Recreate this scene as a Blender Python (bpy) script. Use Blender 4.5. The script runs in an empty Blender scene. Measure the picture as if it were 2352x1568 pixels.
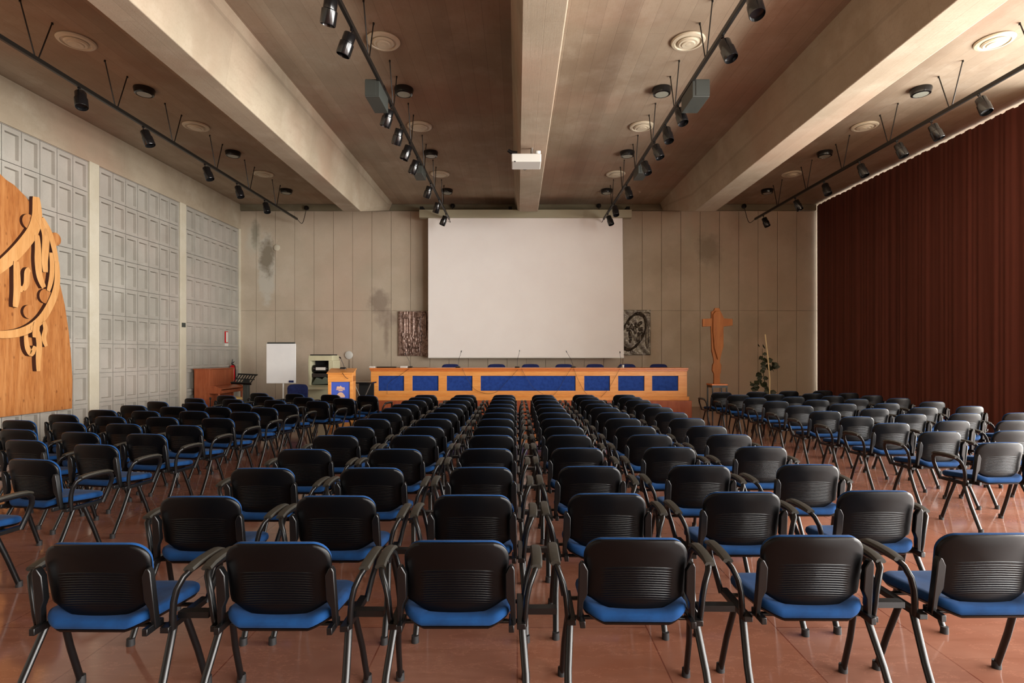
import bpy, math, random
from mathutils import Vector, Matrix, Euler
R = math.radians
PI = math.pi
random.seed(7)
C = bpy.context.scene.collection
H = 1.65          # eye height; photo constants below turn measurements into metres
F = 1250.0
def at(x, y, d):
    return Vector(((x - 1188) * d / F, d, H - (y - 813) * d / F))

# ------------------------------------------------------------------ mesh helper
class MB:
    def __init__(s): s.v = []; s.f = []
    def add(s, vs, fs):
        b = len(s.v); s.v += [Vector(v) for v in vs]; s.f += [tuple(b + i for i in f) for f in fs]; return s
    def box(s, x0, x1, y0, y1, z0, z1, m=None):
        vs = [Vector((x, y, z)) for z in (z0, z1) for y in (y0, y1) for x in (x0, x1)]
        if m is not None: vs = [m @ v for v in vs]
        return s.add(vs, [(0, 2, 3, 1), (4, 5, 7, 6), (0, 1, 5, 4), (2, 6, 7, 3), (0, 4, 6, 2), (1, 3, 7, 5)])
    def prism(s, poly, a0, a1, fn):
        """poly of (p,q), extruded over a; fn(p,q,a)->xyz"""
        n = len(poly)
        vs = [fn(p, q, a0) for p, q in poly] + [fn(p, q, a1) for p, q in poly]
        fs = [tuple(range(n - 1, -1, -1)), tuple(range(n, 2 * n))]
        fs += [(i, (i + 1) % n, n + (i + 1) % n, n + i) for i in range(n)]
        return s.add(vs, fs)
    def tube(s, pts, r, n=10, caps=True, flat=1.0):
        pts = [Vector(p) for p in pts]
        rs = r if isinstance(r, (list, tuple)) else [r] * len(pts)
        t0 = (pts[1] - pts[0]).normalized()
        up = Vector((0, 0, 1)) if abs(t0.z) < .9 else Vector((1, 0, 0))
        u = t0.cross(up).normalized()
        vs = []
        for i, p in enumerate(pts):
            if i == 0: t = pts[1] - pts[0]
            elif i == len(pts) - 1: t = pts[-1] - pts[-2]
            else: t = (pts[i + 1] - p).normalized() + (p - pts[i - 1]).normalized()
            t.normalize()
            u = (u - t * u.dot(t)).normalized(); w = t.cross(u)
            for k in range(n):
                a = 2 * PI * k / n
                vs.append(p + u * math.cos(a) * rs[i] + w * math.sin(a) * rs[i] * flat)
        fs = []
        for i in range(len(pts) - 1):
            for k in range(n):
                k2 = (k + 1) % n
                fs.append((i * n + k, i * n + k2, (i + 1) * n + k2, (i + 1) * n + k))
        if caps:
            fs.append(tuple(range(n - 1, -1, -1))); m = (len(pts) - 1) * n
            fs.append(tuple(m + k for k in range(n)))
        return s.add(vs, fs)
    def lathe(s, prof, n=24, m=None, c=(0, 0, 0)):
        """prof of (r,z) about z"""
        vs = []; c = Vector(c)
        for r, z in prof:
            for k in range(n):
                a = 2 * PI * k / n
                p = Vector((r * math.cos(a), r * math.sin(a), z))
                vs.append((m @ p if m is not None else p) + c)
        fs = []
        for i in range(len(prof) - 1):
            for k in range(n):
                k2 = (k + 1) % n
                fs.append((i * n + k, i * n + k2, (i + 1) * n + k2, (i + 1) * n + k))
        if prof[0][0] > 1e-6: fs.append(tuple(range(n - 1, -1, -1)))
        if prof[-1][0] > 1e-6: fs.append(tuple((len(prof) - 1) * n + k for k in range(n)))
        return s.add(vs, fs)
    def pad(s, outline, fn, rings):
        """outline of (a,b) around 0; rings of (scale,h); fn(a,b,h)->xyz; closed pillow"""
        n = len(outline); vs = []; fs = []
        ca = sum(p[0] for p in outline) / n; cb = sum(p[1] for p in outline) / n
        for t, h in rings:
            for a, b in outline: vs.append(fn(ca + (a - ca) * t, cb + (b - cb) * t, h))
        for i in range(len(rings) - 1):
            for k in range(n):
                k2 = (k + 1) % n
                fs.append((i * n + k, i * n + k2, (i + 1) * n + k2, (i + 1) * n + k))
        fs.append(tuple(range(n - 1, -1, -1))); m = (len(rings) - 1) * n
        fs.append(tuple(m + k for k in range(n)))
        return s.add(vs, fs)
    def grid(s, nu, nv, fn):
        vs = [fn(i / nu, j / nv) for j in range(nv + 1) for i in range(nu + 1)]
        fs = [(j * (nu + 1) + i, j * (nu + 1) + i + 1, (j + 1) * (nu + 1) + i + 1, (j + 1) * (nu + 1) + i) for j in range(nv) for i in range(nu)]
        return s.add(vs, fs)
    def mesh(s, name, m, sm=40):
        me = bpy.data.meshes.new(name); me.from_pydata([tuple(v) for v in s.v], [], s.f)
        me.materials.append(m)
        bm_fix(me)
        if sm:
            me.shade_smooth(); me.set_sharp_from_angle(angle=R(sm))
        return me
    def build(s, name, m, parent=None, sm=40, bev=0):
        o = bpy.data.objects.new(name, s.mesh(name, m, sm)); C.objects.link(o)
        if parent: o.parent = parent
        if bev:
            b = o.modifiers.new('bevel', 'BEVEL'); b.width = bev; b.segments = 2; b.limit_method = 'ANGLE'; b.angle_limit = R(40)
        return o
def bm_fix(me):
    import bmesh
    b = bmesh.new(); b.from_mesh(me)
    bmesh.ops.remove_doubles(b, verts=b.verts, dist=1e-6)
    bmesh.ops.recalc_face_normals(b, faces=b.faces)
    b.to_mesh(me); b.free()
def rrect(w, h, r, n=6, cx=0, cy=0):
    o = []
    for sx, sy, a0 in ((1, 1, 0), (-1, 1, 90), (-1, -1, 180), (1, -1, 270)):
        for k in range(n + 1):
            a = R(a0 + 90 * k / n)
            o.append((cx + sx * (w / 2 - r) + r * math.cos(a), cy + sy * (h / 2 - r) + r * math.sin(a)))
    return o
def frame_to(p, axis):
    z = Vector(axis).normalized(); q = z.to_track_quat('Z', 'Y')
    return Matrix.Translation(Vector(p)) @ q.to_matrix().to_4x4()

def thing(name, label, cat, loc=(0, 0, 0), rz=0, group=None):
    o = bpy.data.objects.new(name, None); C.objects.link(o); o.empty_display_size = .1
    o.location = loc; o.rotation_euler = (0, 0, rz); o['label'] = label; o['category'] = cat
    if group: o['group'] = group
    return o
def tag(o, label, cat, group=None):
    o['label'] = label; o['category'] = cat
    if group: o['group'] = group
    return o
def struct(o, label=None):
    o['kind'] = 'structure'
    if label: o['label'] = label
    return o
def dup(root, loc, rz=0, label=None, group=None, tilt=None):
    r = root.copy(); C.objects.link(r); r.location = loc; r.rotation_euler = (0, 0, rz) if tilt is None else tilt
    if label: r['label'] = label
    if group: r['group'] = group
    for ch in list(root.children):
        c = ch.copy(); C.objects.link(c); c.parent = r
        for g in list(ch.children):
            d = g.copy(); C.objects.link(d); d.parent = c
    return r

# ------------------------------------------------------------------ materials
def lin(c): return tuple(((v / 255) / 12.92 if v <= 10 else ((v / 255 + .055) / 1.055) ** 2.4) for v in c)
class Mat:
    def __init__(s, name, rgb, rough=.5, metal=0, spec=.5):
        s.m = bpy.data.materials.new(name); s.m.use_nodes = True
        s.t = s.m.node_tree; s.b = s.t.nodes['Principled BSDF']; s.N = s.t.nodes; s.L = s.t.links
        s.c = lin(rgb); s.b.inputs['Base Color'].default_value = (*s.c, 1)
        s.b.inputs['Roughness'].default_value = rough; s.b.inputs['Metallic'].default_value = metal
        s.b.inputs['Specular IOR Level'].default_value = spec
        s.col = None; s.co = None; s.h = None
    def n(s, t, **k):
        x = s.N.new(t)
        for a, b in k.items(): setattr(x, a, b)
        return x
    def coord(s, scale=(1, 1, 1), swap=None):
        tc = s.n('ShaderNodeTexCoord'); v = tc.outputs['Object']
        if swap:
            sp = s.n('ShaderNodeSeparateXYZ'); s.L.new(v, sp.inputs[0]); cb = s.n('ShaderNodeCombineXYZ')
            for i, a in enumerate(swap):
                if a in 'XYZ': s.L.new(sp.outputs[a], cb.inputs[i])
            v = cb.outputs[0]
        mp = s.n('ShaderNodeMapping'); s.L.new(v, mp.inputs[0]); mp.inputs['Scale'].default_value = scale
        return mp.outputs[0]
    def noise(s, sc, detail=4, scale=(1, 1, 1), rough=.6):
        x = s.n('ShaderNodeTexNoise'); s.L.new(s.coord(scale), x.inputs['Vector'])
        x.inputs['Scale'].default_value = sc; x.inputs['Detail'].default_value = detail; x.inputs['Roughness'].default_value = rough
        return x.outputs['Fac']
    def math(s, op, a, b=None, c=None, clamp=False):
        x = s.n('ShaderNodeMath', operation=op); x.use_clamp = clamp
        for i, q in enumerate((a, b, c)):
            if q is None: continue
            if isinstance(q, (int, float)): x.inputs[i].default_value = q
            else: s.L.new(q, x.inputs[i])
        return x.outputs[0]
    def ramp(s, v, lo, hi):
        x = s.n('ShaderNodeMapRange'); s.L.new(v, x.inputs[0]); x.inputs[1].default_value = lo; x.inputs[2].default_value = hi; x.clamp = True
        return x.outputs[0]
    def mix(s, fac, rgb, base=None, mode='MIX'):
        x = s.n('ShaderNodeMix', data_type='RGBA', blend_type=mode)
        if isinstance(fac, (int, float)): x.inputs[0].default_value = fac
        else: s.L.new(fac, x.inputs[0])
        if base is None: base = s.col
        if base is None: x.inputs[6].default_value = (*s.c, 1)
        else: s.L.new(base, x.inputs[6])
        if isinstance(rgb, tuple): x.inputs[7].default_value = (*lin(rgb), 1)
        else: s.L.new(rgb, x.inputs[7])
        s.col = x.outputs[2]; s.L.new(s.col, s.b.inputs['Base Color']); return s
    def bump(s, h, strength=.3, dist=.01):
        x = s.n('ShaderNodeBump'); s.L.new(h, x.inputs['Height']); x.inputs['Strength'].default_value = strength; x.inputs['Distance'].default_value = dist
        if s.h is not None: s.L.new(s.h, x.inputs['Normal'])
        s.h = x.outputs[0]; s.L.new(s.h, s.b.inputs['Normal']); return s
    def spot(s, c, rad, edge=.35, nsc=3, namt=.5):
        """soft irregular blob mask at object-space c with per-axis radii"""
        tc = s.n('ShaderNodeTexCoord'); a = s.n('ShaderNodeVectorMath', operation='SUBTRACT'); s.L.new(tc.outputs['Object'], a.inputs[0]); a.inputs[1].default_value = c
        d = s.n('ShaderNodeVectorMath', operation='DIVIDE'); s.L.new(a.outputs[0], d.inputs[0]); d.inputs[1].default_value = rad
        l = s.n('ShaderNodeVectorMath', operation='LENGTH'); s.L.new(d.outputs[0], l.inputs[0])
        n = s.noise(nsc, 5)
        q = s.math('ADD', l.outputs['Value'], s.math('MULTIPLY', s.math('SUBTRACT', n, .5), namt * 2))
        r = s.n('ShaderNodeMapRange'); s.L.new(q, r.inputs[0]); r.inputs[1].default_value = 1; r.inputs[2].default_value = 1 - edge; r.clamp = True
        return r.outputs[0]

def plain(name, rgb, rough=.5, metal=0, spec=.5, nz=None, bump=0, coat=0):
    m = Mat(name, rgb, rough, metal, spec)
    if nz: m.mix(m.ramp(m.noise(nz[0], 3), .35, .7), nz[1])
    if bump: m.bump(m.noise(bump, 3), .25, .002)
    if coat: m.b.inputs['Coat Weight'].default_value = coat
    return m.m
def concrete(name, rgb, dark, light, boards=None, pink=None, rough=.85):
    m = Mat(name, rgb, rough, 0, .3)
    m.mix(m.ramp(m.noise(.55, 5), .35, .75), dark)
    m.mix(m.math('MULTIPLY', m.ramp(m.noise(1.3, 6), .5, .8), .7), light)
    if pink: m.mix(m.math('MULTIPLY', m.ramp(m.noise(.32, 3), .48, .66), .6), pink)
    m.mix(m.math('MULTIPLY', m.ramp(m.noise(38, 3), .5, .8), .35), dark)
    if boards:
        swap, bl, bw, amt = boards
        br = m.n('ShaderNodeTexBrick'); m.L.new(m.coord((1, 1, 1), swap), br.inputs['Vector'])
        br.inputs['Scale'].default_value = 1; br.inputs['Brick Width'].default_value = bl; br.inputs['Row Height'].default_value = bw
        br.inputs['Mortar Size'].default_value = .004; br.inputs['Mortar Smooth'].default_value = .3
        br.inputs['Color1'].default_value = (.42, .42, .42, 1); br.inputs['Color2'].default_value = (.58, .58, .58, 1); br.inputs['Mortar'].default_value = (.24, .24, .24, 1)
        m.mix(amt, br.outputs['Color'], mode='OVERLAY')
        br2 = m.noise(5, 4, (12, .35, 1) if swap[0] == 'Y' else (.35, 1, 12))
        m.bump(m.math('ADD', m.math('MULTIPLY', br.outputs['Fac'], -1), m.math('MULTIPLY', br2, .4)), .35, .006)
        m.mix(m.math('MULTIPLY', m.ramp(br2, .52, .75), .3), dark)
    m.bump(m.noise(60, 4), .25, .004)
    return m

M = {}
cm = concrete('ceiling concrete', (166, 151, 131), (138, 120, 100), (186, 174, 156), ('YXZ', 5.3, .24, .42), (152, 118, 98)); M['ceiling'] = cm.m
M['beam'] = concrete('beam concrete', (176, 163, 142), (146, 131, 110), (195, 184, 165), ('YXZ', 3.0, .3, .25), (168, 138, 116)).m
fw = concrete('far wall concrete', (190, 176, 156), (168, 154, 134), (200, 188, 170), None, (192, 168, 148))
fw.mix(fw.math('MULTIPLY', fw.spot((-8.25, 17, 5.2), (.33, .6, .55), .5, 5, .5), .8), (188, 182, 166))
fw.mix(fw.math('MULTIPLY', fw.spot((-7.85, 17, 4.35), (.3, .6, 1.25), .3, 6, .45), .75), (190, 186, 174))
fw.mix(fw.math('MULTIPLY', fw.spot((-7.86, 17, 4.7), (.26, .6, .75), .5, 4, .75), .75), (104, 92, 70))
fw.mix(fw.math('MULTIPLY', fw.spot((-8.2, 17, 5.4), (.18, .6, .5), .6, 5, .7), .6), (110, 104, 84))
fw.mix(fw.math('MULTIPLY', fw.spot((-4.3, 17, 3.3), (.4, .6, .5), .5, 3, .8), .55), (112, 94, 82))
fw.mix(fw.math('MULTIPLY', fw.spot((-4.05, 17, 2.75), (.5, .6, .35), .7, 5, .6), .45), (116, 96, 86))
fw.mix(fw.math('MULTIPLY', fw.spot((5.9, 17, 5.2), (.35, .6, 1.3), .8, 4, .6), .45), (168, 160, 142))
fw.mix(fw.math('MULTIPLY', fw.spot((5.35, 17, 5.6), (.2, .6, .9), .8, 5, .6), .4), (176, 170, 152))
fw.mix(fw.math('MULTIPLY', fw.spot((6.0, 17, 4.9), (.5, .6, .6), .6, 4, .6), .4), (96, 84, 68))
fw.mix(fw.math('MULTIPLY', fw.spot((-4.1, 17, 2.2), (.1, .6, .75), .8, 6, .5), .5), (112, 94, 82))
M['wall_far'] = fw.m
M['wall_left'] = concrete('coffered concrete', (166, 161, 151), (146, 140, 129), (180, 176, 166), None, (176, 164, 154)).m
M['pilaster'] = concrete('pilaster concrete', (200, 192, 172), (182, 172, 150), (212, 206, 190)).m
M['wall_plain'] = concrete('plain concrete', (150, 138, 120), (130, 118, 100), (164, 152, 136)).m
M['band'] = concrete('lintel concrete', (128, 122, 100), (108, 100, 82), (142, 136, 116)).m

fl = Mat('floor stone', (150, 84, 60), .2, 0, .7)
br = fl.n('ShaderNodeTexBrick'); fl.L.new(fl.coord((1, 1, 1), 'YXZ'), br.inputs['Vector'])
br.inputs['Scale'].default_value = 1; br.inputs['Brick Width'].default_value = 1.25; br.inputs['Row Height'].default_value = .78
br.inputs['Mortar Size'].default_value = .004; br.offset = .37
br.inputs['Color1'].default_value = (*lin((142, 91, 70)), 1); br.inputs['Color2'].default_value = (*lin((137, 95, 80)), 1); br.inputs['Mortar'].default_value = (*lin((108, 60, 46)), 1)
fl.mix(1.0, br.outputs['Color'])
fl.mix(fl.math('MULTIPLY', fl.ramp(fl.noise(1.1, 6, (1, 2.2, 1)), .45, .75), .7), (160, 116, 98))
fl.mix(fl.math('MULTIPLY', fl.ramp(fl.noise(2.6, 5, (.5, 4, 1)), .55, .78), .45), (118, 74, 56))
vn = fl.noise(1.4, 8, (1, 3, 1), .7); fl.mix(fl.math('MULTIPLY', fl.math('LESS_THAN', fl.math('ABSOLUTE', fl.math('SUBTRACT', vn, .5)), .004), .3), (196, 140, 116))
rr = fl.math('ADD', .03, fl.math('MULTIPLY', fl.noise(3, 4), .14)); fl.L.new(rr, fl.b.inputs['Roughness'])
fl.bump(fl.math('MULTIPLY', br.outputs['Fac'], -1), .3, .002); fl.bump(fl.noise(1.6, 2), .05, .015)
M['floor'] = fl.m

def wood(name, rgb, dark, light=None, rough=.4, sc=(1, 1, 6), knots=None, vert=True):
    m = Mat(name, rgb, rough, 0, .4)
    g = m.noise(9, 5, (6, 6, .6) if vert else (.6, 6, 6))
    m.mix(m.math('MULTIPLY', m.ramp(g, .4, .72), .8), dark)
    if light: m.mix(m.math('MULTIPLY', m.ramp(m.noise(2.2, 4, (5, 5, .5) if vert else (.5, 5, 5)), .45, .7), .8), light)
    if knots:
        v = m.n('ShaderNodeTexVoronoi'); m.L.new(m.coord((1, 1, .55)), v.inputs['Vector']); v.inputs['Scale'].default_value = knots
        k = m.ramp(v.outputs['Distance'], .2, .09); m.mix(m.math('MULTIPLY', m.math('MULTIPLY', k, m.ramp(m.noise(3, 2), .45, .55)), .7), (110, 58, 22))
    m.bump(g, .15, .003)
    return m.m
M['knotty'] = wood('knotty pine', (176, 112, 58), (140, 78, 36), (198, 138, 82), .5, knots=8.5)
M['carved'] = wood('pale pine', (208, 152, 92), (188, 128, 70), (220, 168, 110), .5, knots=3)
M['desk'] = wood('desk beech', (226, 152, 78), (206, 128, 58), (236, 170, 98), .35, vert=False)
M['desk_dark'] = wood('stage wood', (160, 84, 54), (138, 64, 38), (176, 98, 62), .35)
M['desktop'] = wood('desktop wood', (206, 120, 60), (186, 100, 46), None, .3, vert=False)
M['piano'] = wood('cherry wood', (160, 84, 50), (138, 66, 38), (176, 100, 64), .3)
M['cross'] = wood('cross wood', (146, 84, 32), (118, 62, 22), (160, 98, 44), .7)
def fabric(name, rgb, dk, rough=.9):
    m = Mat(name, rgb, rough, 0, .25)
    m.mix(m.ramp(m.noise(14, 3), .4, .7), dk)
    m.b.inputs['Sheen Weight'].default_value = .03
    m.bump(m.noise(500, 2), .3, .001)
    return m.m
M['blue'] = fabric('blue upholstery', (8, 57, 106), (6, 48, 92))
M['panelblue'] = fabric('blue panel cloth', (34, 66, 140), (26, 54, 122))
M['navy'] = fabric('navy upholstery', (34, 44, 92), (26, 34, 76))
cu = Mat('curtain cloth', (104, 58, 48), .8, 0, .2)
cu.mix(cu.math('MULTIPLY', cu.ramp(cu.noise(1.5, 3, (1, 5, .1)), .42, .7), .6), (80, 42, 34))
cu.mix(cu.math('MULTIPLY', cu.ramp(cu.noise(60, 3, (1, 4, .6)), .5, .8), .4), (116, 70, 58))
cu.bump(cu.noise(400, 2), .3, .001); M['curtain'] = cu.m
# chair shell: moulded ridges low on the back
sh = Mat('black shell plastic', (4, 4, 5), .35, 0, .24)
tc = sh.n('ShaderNodeTexCoord'); sp = sh.n('ShaderNodeSeparateXYZ'); sh.L.new(tc.outputs['Object'], sp.inputs[0])
zz = sp.outputs['Z']; xx = sh.math('ABSOLUTE', sp.outputs['X'])
zc = sh.math('ADD', zz, sh.math('MULTIPLY', sh.math('MULTIPLY', xx, xx), .5))
wv = sh.math('SINE', sh.math('MULTIPLY', zc, 2 * PI / .0115))
mask = sh.math('MULTIPLY', sh.ramp(zc, .682, .678), sh.ramp(xx, .165, .13))
mask = sh.math('MULTIPLY', mask, sh.ramp(zc, .52, .56))
line = sh.math('MULTIPLY', sh.ramp(sh.math('ABSOLUTE', sh.math('SUBTRACT', zc, .686)), .004, 0), sh.ramp(xx, .17, .12))
sh.bump(sh.math('ADD', sh.math('MULTIPLY', wv, mask), sh.math('MULTIPLY', line, 2.2)), .8, .0016)
sh.bump(sh.noise(900, 2), .25, .0006)
M['shell'] = sh.m
M['blackmetal'] = plain('black painted steel', (11, 11, 12), .32, .0, .45)
M['armplastic'] = plain('arm plastic', (52, 49, 42), .5, 0, .4, nz=(60, (44, 42, 37)))
M['rubber'] = plain('rubber foot', (34, 33, 34), .6)
M['chrome'] = plain('steel', (190, 190, 188), .25, 1)
M['gloss'] = plain('gloss black', (18, 18, 19), .18, 0, .6)
M['track'] = plain('track black', (34, 32, 29), .4, .3)
M['boxgrey'] = plain('dark grey box', (58, 62, 58), .5)
M['white'] = plain('white plastic', (206, 204, 196), .4)
M['whiteb'] = plain('whiteboard', (218, 220, 218), .25, nz=(2, (210, 212, 212)))
M['screen'] = plain('screen cloth', (242, 237, 232), .8, nz=(1.2, (239, 233, 228)))
M['casing'] = plain('screen casing', (168, 162, 138), .45, .1)
M['cream'] = plain('cream enamel', (190, 186, 154), .45, nz=(3, (176, 170, 140)))
M['grille'] = plain('diffuser enamel', (206, 196, 172), .45)
M['lens'] = plain('lamp glass', (150, 152, 140), .3)
M['red'] = plain('fire red', (190, 22, 30), .25, 0, .5)
M['green'] = plain('dull green', (92, 104, 92), .5)
M['leaf'] = plain('leaf', (46, 54, 30), .5, nz=(6, (30, 38, 20)))
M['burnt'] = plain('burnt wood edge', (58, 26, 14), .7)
M['cane'] = plain('cane', (226, 206, 160), .6)
M['terracotta'] = plain('terracotta pot', (120, 66, 44), .7)
M['yellow'] = plain('stool cloth', (178, 148, 88), .9)
M['emblem'] = plain('emblem gold', (222, 178, 150), .5)
M['lecblue'] = plain('lectern blue', (66, 92, 190), .45)
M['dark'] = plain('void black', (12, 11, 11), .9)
M['keys'] = plain('keys', (226, 222, 212), .3)
M['cable'] = plain('cable', (32, 28, 25), .5)
M['alum'] = plain('window aluminium', (120, 118, 112), .4, .8)
def relief(name, rgb, dk, lt):
    m = Mat(name, rgb, .35, .55, .5); m.mix(m.ramp(m.noise(9, 6), .4, .65), dk); m.mix(m.math('MULTIPLY', m.ramp(m.noise(26, 4), .52, .7), .6), lt)
    m.bump(m.noise(40, 5), .3, .01); return m.m
M['bronze'] = relief('cast relief', (150, 124, 112), (92, 68, 58), (214, 200, 190))
M['bronze2'] = relief('cast relief green', (92, 84, 70), (58, 46, 38), (160, 154, 146))
gl = Mat('window glass', (235, 240, 240), .02, 0, .5); gl.b.inputs['Transmission Weight'].default_value = 1; gl.b.inputs['IOR'].default_value = 1.05; M['glass'] = gl.m

# ------------------------------------------------------------------ room
XL, XR, YB, YF, ZC = -8.66, 9.35, -15.0, 17.05, 6.33
f = MB().box(XL - .4, XR + .9, YB - .3, YF + .3, -.25, 0).build('floor', M['floor'], sm=0); struct(f, 'polished terracotta-red stone floor in large slabs')
c = MB().box(XL - .4, XR + .9, YB - .3, YF + .3, ZC, ZC + .3).build('ceiling', M['ceiling'], sm=0); struct(c, 'brown board-marked concrete ceiling')
# far wall of tall slabs
b = MB(); b.box(XL - .4, XR + .9, YF + .03, YF + .35, 0, ZC)
pw = .605; x = -8.66 - .13
k = 0
while x < XR + .9:
    x1 = min(x + pw, XR + .9)
    b.box(x + .005, x1 - .005, YF, YF + .031, 0, 3.005); b.box(x + .005, x1 - .005, YF, YF + .031, 3.015, 6.12)
    x += pw
w = b.build('wall_far', M['wall_far'], sm=0, bev=.004); struct(w, 'far concrete wall of tall board-cast slabs')
o = MB().box(XL, XR, YF - .05, YF + .03, 6.14, ZC).build('trim_1', M['band'], sm=0, bev=.008); struct(o, 'grey concrete band along top of far wall')
o = MB().box(XL - .4, XR + .9, YB - .3, YB, 0, ZC).build('wall_back', M['wall_plain'], sm=0); struct(o)
# left wall: coffered bays between pilasters
b = MB(); b.box(XL - .4, XL - .05, YB, 2.6, 0, ZC); b.box(XL - .4, XL - .084, 2.6, YF, 0, ZC)
wl = b.build('wall_left', M['wall_left'], sm=0)
struct(wl, 'grey concrete wall of small recessed coffers')
pil = MB(); cof = MB()
edges = [(5.32, 5.55), (8.14, 8.40), (11.02, 11.27), (13.98, 14.23), (16.95, 17.05)]
for a0, a1 in edges: pil.box(XL - .085, XL + .012, a0, a1, 0, 5.56)
pil.box(XL - .085, XL + .012, 2.4, 2.65, 0, 5.56)
def coffer(y0, y1, nc):
    cw = (y1 - y0) / nc; rh = .61
    for r in range(9):
        zt = 5.53 - r * rh; zb = zt - rh + .006
        for k in range(nc):
            a = y0 + k * cw; e = a + cw
            ia, ie, ib, it = a + .055, e - .05, zb + .075, zt - .09
            # face ring
            X0 = XL - .018; X1 = XL - .082
            P = lambda x, y, z: (x, y, z)
            o4 = [(a + .004, zb), (e - .004, zb), (e - .004, zt - .004), (a + .004, zt - .004)]; i4 = [(ia, ib), (ie, ib), (ie, it), (ia, it)]
            j4 = [(ia + .006, ib + .008), (ie - .003, ib + .008), (ie - .003, it - .004), (ia + .006, it - .004)]
            vs = [P(X0, *q) for q in o4] + [P(X0, *q) for q in i4] + [P(X1, *q) for q in j4]
            fs = [(i, (i + 1) % 4, 4 + (i + 1) % 4, 4 + i) for i in range(4)] + [(4 + i, 4 + (i + 1) % 4, 8 + (i + 1) % 4, 8 + i) for i in range(4)] + [(8, 9, 10, 11)]
            # raised fillet on outer edge of each row
            cof.add(vs, fs)
        pass
    # groove top frames
    for r in range(10):
        zt = 5.53 - r * rh
        if not r: cof.box(XL - .066, XL - .024, y0, y1, zt + .006, zt + .02)
coffer(2.66, 5.31, 7); coffer(5.57, 8.12, 7); coffer(8.42, 11.0, 7); coffer(11.3, 13.96, 7); coffer(14.26, 16.93, 7)

import bmesh
cm_ = bpy.data.meshes.new('wall_left_coffers'); cm_.from_pydata([tuple(v) for v in cof.v], [], cof.f); cm_.materials.append(M['wall_left'])
co = bpy.data.objects.new('wall_left_coffers', cm_); C.objects.link(co); co.parent = wl
po = pil.build('wall_left_pilasters', M['pilaster'], wl, sm=0, bev=.012)
up = MB().box(XL - .085, XL + .004, YB, YF, 5.545, ZC).build('wall_left_lintel', M['beam'], wl, sm=0, bev=.01)

# beams: deep, tapering up to the far wall
def beam(name, xb0, xb1, xt0, xt1, label):
    zb = 5.32; b = MB(); secs = [(-14.9, 0), (14.0, 0), (16.9, 1)]
    vs = []
    for y, t in secs:
        z = zb + (6.11 - zb) * t
        m0 = xb0 + (xt0 - xb0) * t * .3; m1 = xb1 + (xt1 - xb1) * t * .3
        vs += [(m0, y, z), (m1, y, z), (xt1, y, ZC + .02), (xt0, y, ZC + .02)]
    fs = [(0, 3, 2, 1), (8, 9, 10, 11)]
    for i in (0, 4):
        for k in range(4): fs.append((i + k, i + (k + 1) % 4, i + 4 + (k + 1) % 4, i + 4 + k))
    b.add(vs, fs); o = b.build(name, M['beam'], sm=0, bev=.012); struct(o, label); return o
beam('ceiling_beam', -4.47, -4.02, -4.62, -3.87, 'deep concrete ceiling beam nearest the coffered wall')
beam('ceiling_beam', .05, .53, -.09, .68, 'deep concrete ceiling beam carrying the projector')
beam('ceiling_beam', 4.56, 5.1, 4.42, 5.25, 'deep concrete ceiling beam nearest the curtain')

# right side: curtain wall of windows; open bay beside and behind the photographer
b = MB()
WX = XR + .45
b.box(WX, WX + .25, YB, YF + .3, 0, .12); b.box(WX, WX + .25, YB, YF + .3, 6.2, ZC)
b.box(WX, WX + .25, YB - .3, YB + .9, 0, ZC)
o = b.build('wall_right', M['wall_plain'], sm=0); struct(o, 'concrete sill and head of the window wall')
b = MB()
for k in range(16):
    y = YB + 1 + k * 2.1
    if y < 8.5 or y > 9.6: b.box(WX + .05, WX + .13, y - .04, y + .04, .12, 6.2)
b.box(WX + .05, WX + .13, YB + .9, YF, 3.2, 3.27)
o = b.build('window_1', M['alum'], sm=0); struct(o, 'aluminium framed window wall behind the curtain')
b = MB()
y = -5.0
while y < 9.3:
    b.box(WX - .05, WX + (.24 if y < 3.5 else .58), y - .06, y + .06, .0, 6.25); y += .98
o = b.build('added_shade_fins', M['wall_plain'], bpy.data.objects['wall_right'], sm=0)  # added unseen fins, keep grazing window light off the far wall
# curtain: pleated sheet with thickness
b = MB()
def cur(t, side):
    y = 9.3 + t * (YF - .045 - 9.3)
    x = XR + .008 * math.sin(y * 17 + 2.2 * math.sin(y * 2.3)) + .012 * math.sin(y * 5.3 + math.sin(y * 1.7)) + .006 * math.sin(y * 41 + 2 * math.sin(y * 9))
    return x, y
n = 520
for j, (z, sx) in enumerate(()): pass
vs = []; fs = []
zs = [.03, 1.5, 3.0, 4.6, 6.295]
for side in (0, 1):
    for z in zs:
        for i in range(n + 1):
            x, y = cur(i / n, side)
            x = XR + (x - XR) * (.8 + .35 * (1 - z / 6.3))
            top = .018 * (1 if math.sin(y * 26) > .3 else 0) if z == zs[-1] else 0
            vs.append((x + side * .012, y, z - top))
m_ = n + 1; L_ = len(zs)
for side in (0, 1):
    for j in range(L_ - 1):
        for i in range(n):
            q = side * L_ * m_ + j * m_ + i; fs.append((q, q + 1, q + m_ + 1, q + m_))
o2 = L_ * m_
for i in range(n):
    fs.append((i, i + 1, o2 + i + 1, o2 + i)); t_ = (L_ - 1) * m_; fs.append((t_ + i, t_ + i + 1, o2 + t_ + i + 1, o2 + t_ + i))
for j in range(L_ - 1):
    for i in (0, n): fs.append((j * m_ + i, (j + 1) * m_ + i, o2 + (j + 1) * m_ + i, o2 + j * m_ + i))
b.add(vs, fs); o = b.build('curtain', M['curtain'], sm=60)
tag(o, 'floor-to-ceiling dark red-brown curtain drawn across the window wall', 'curtain')

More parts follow.
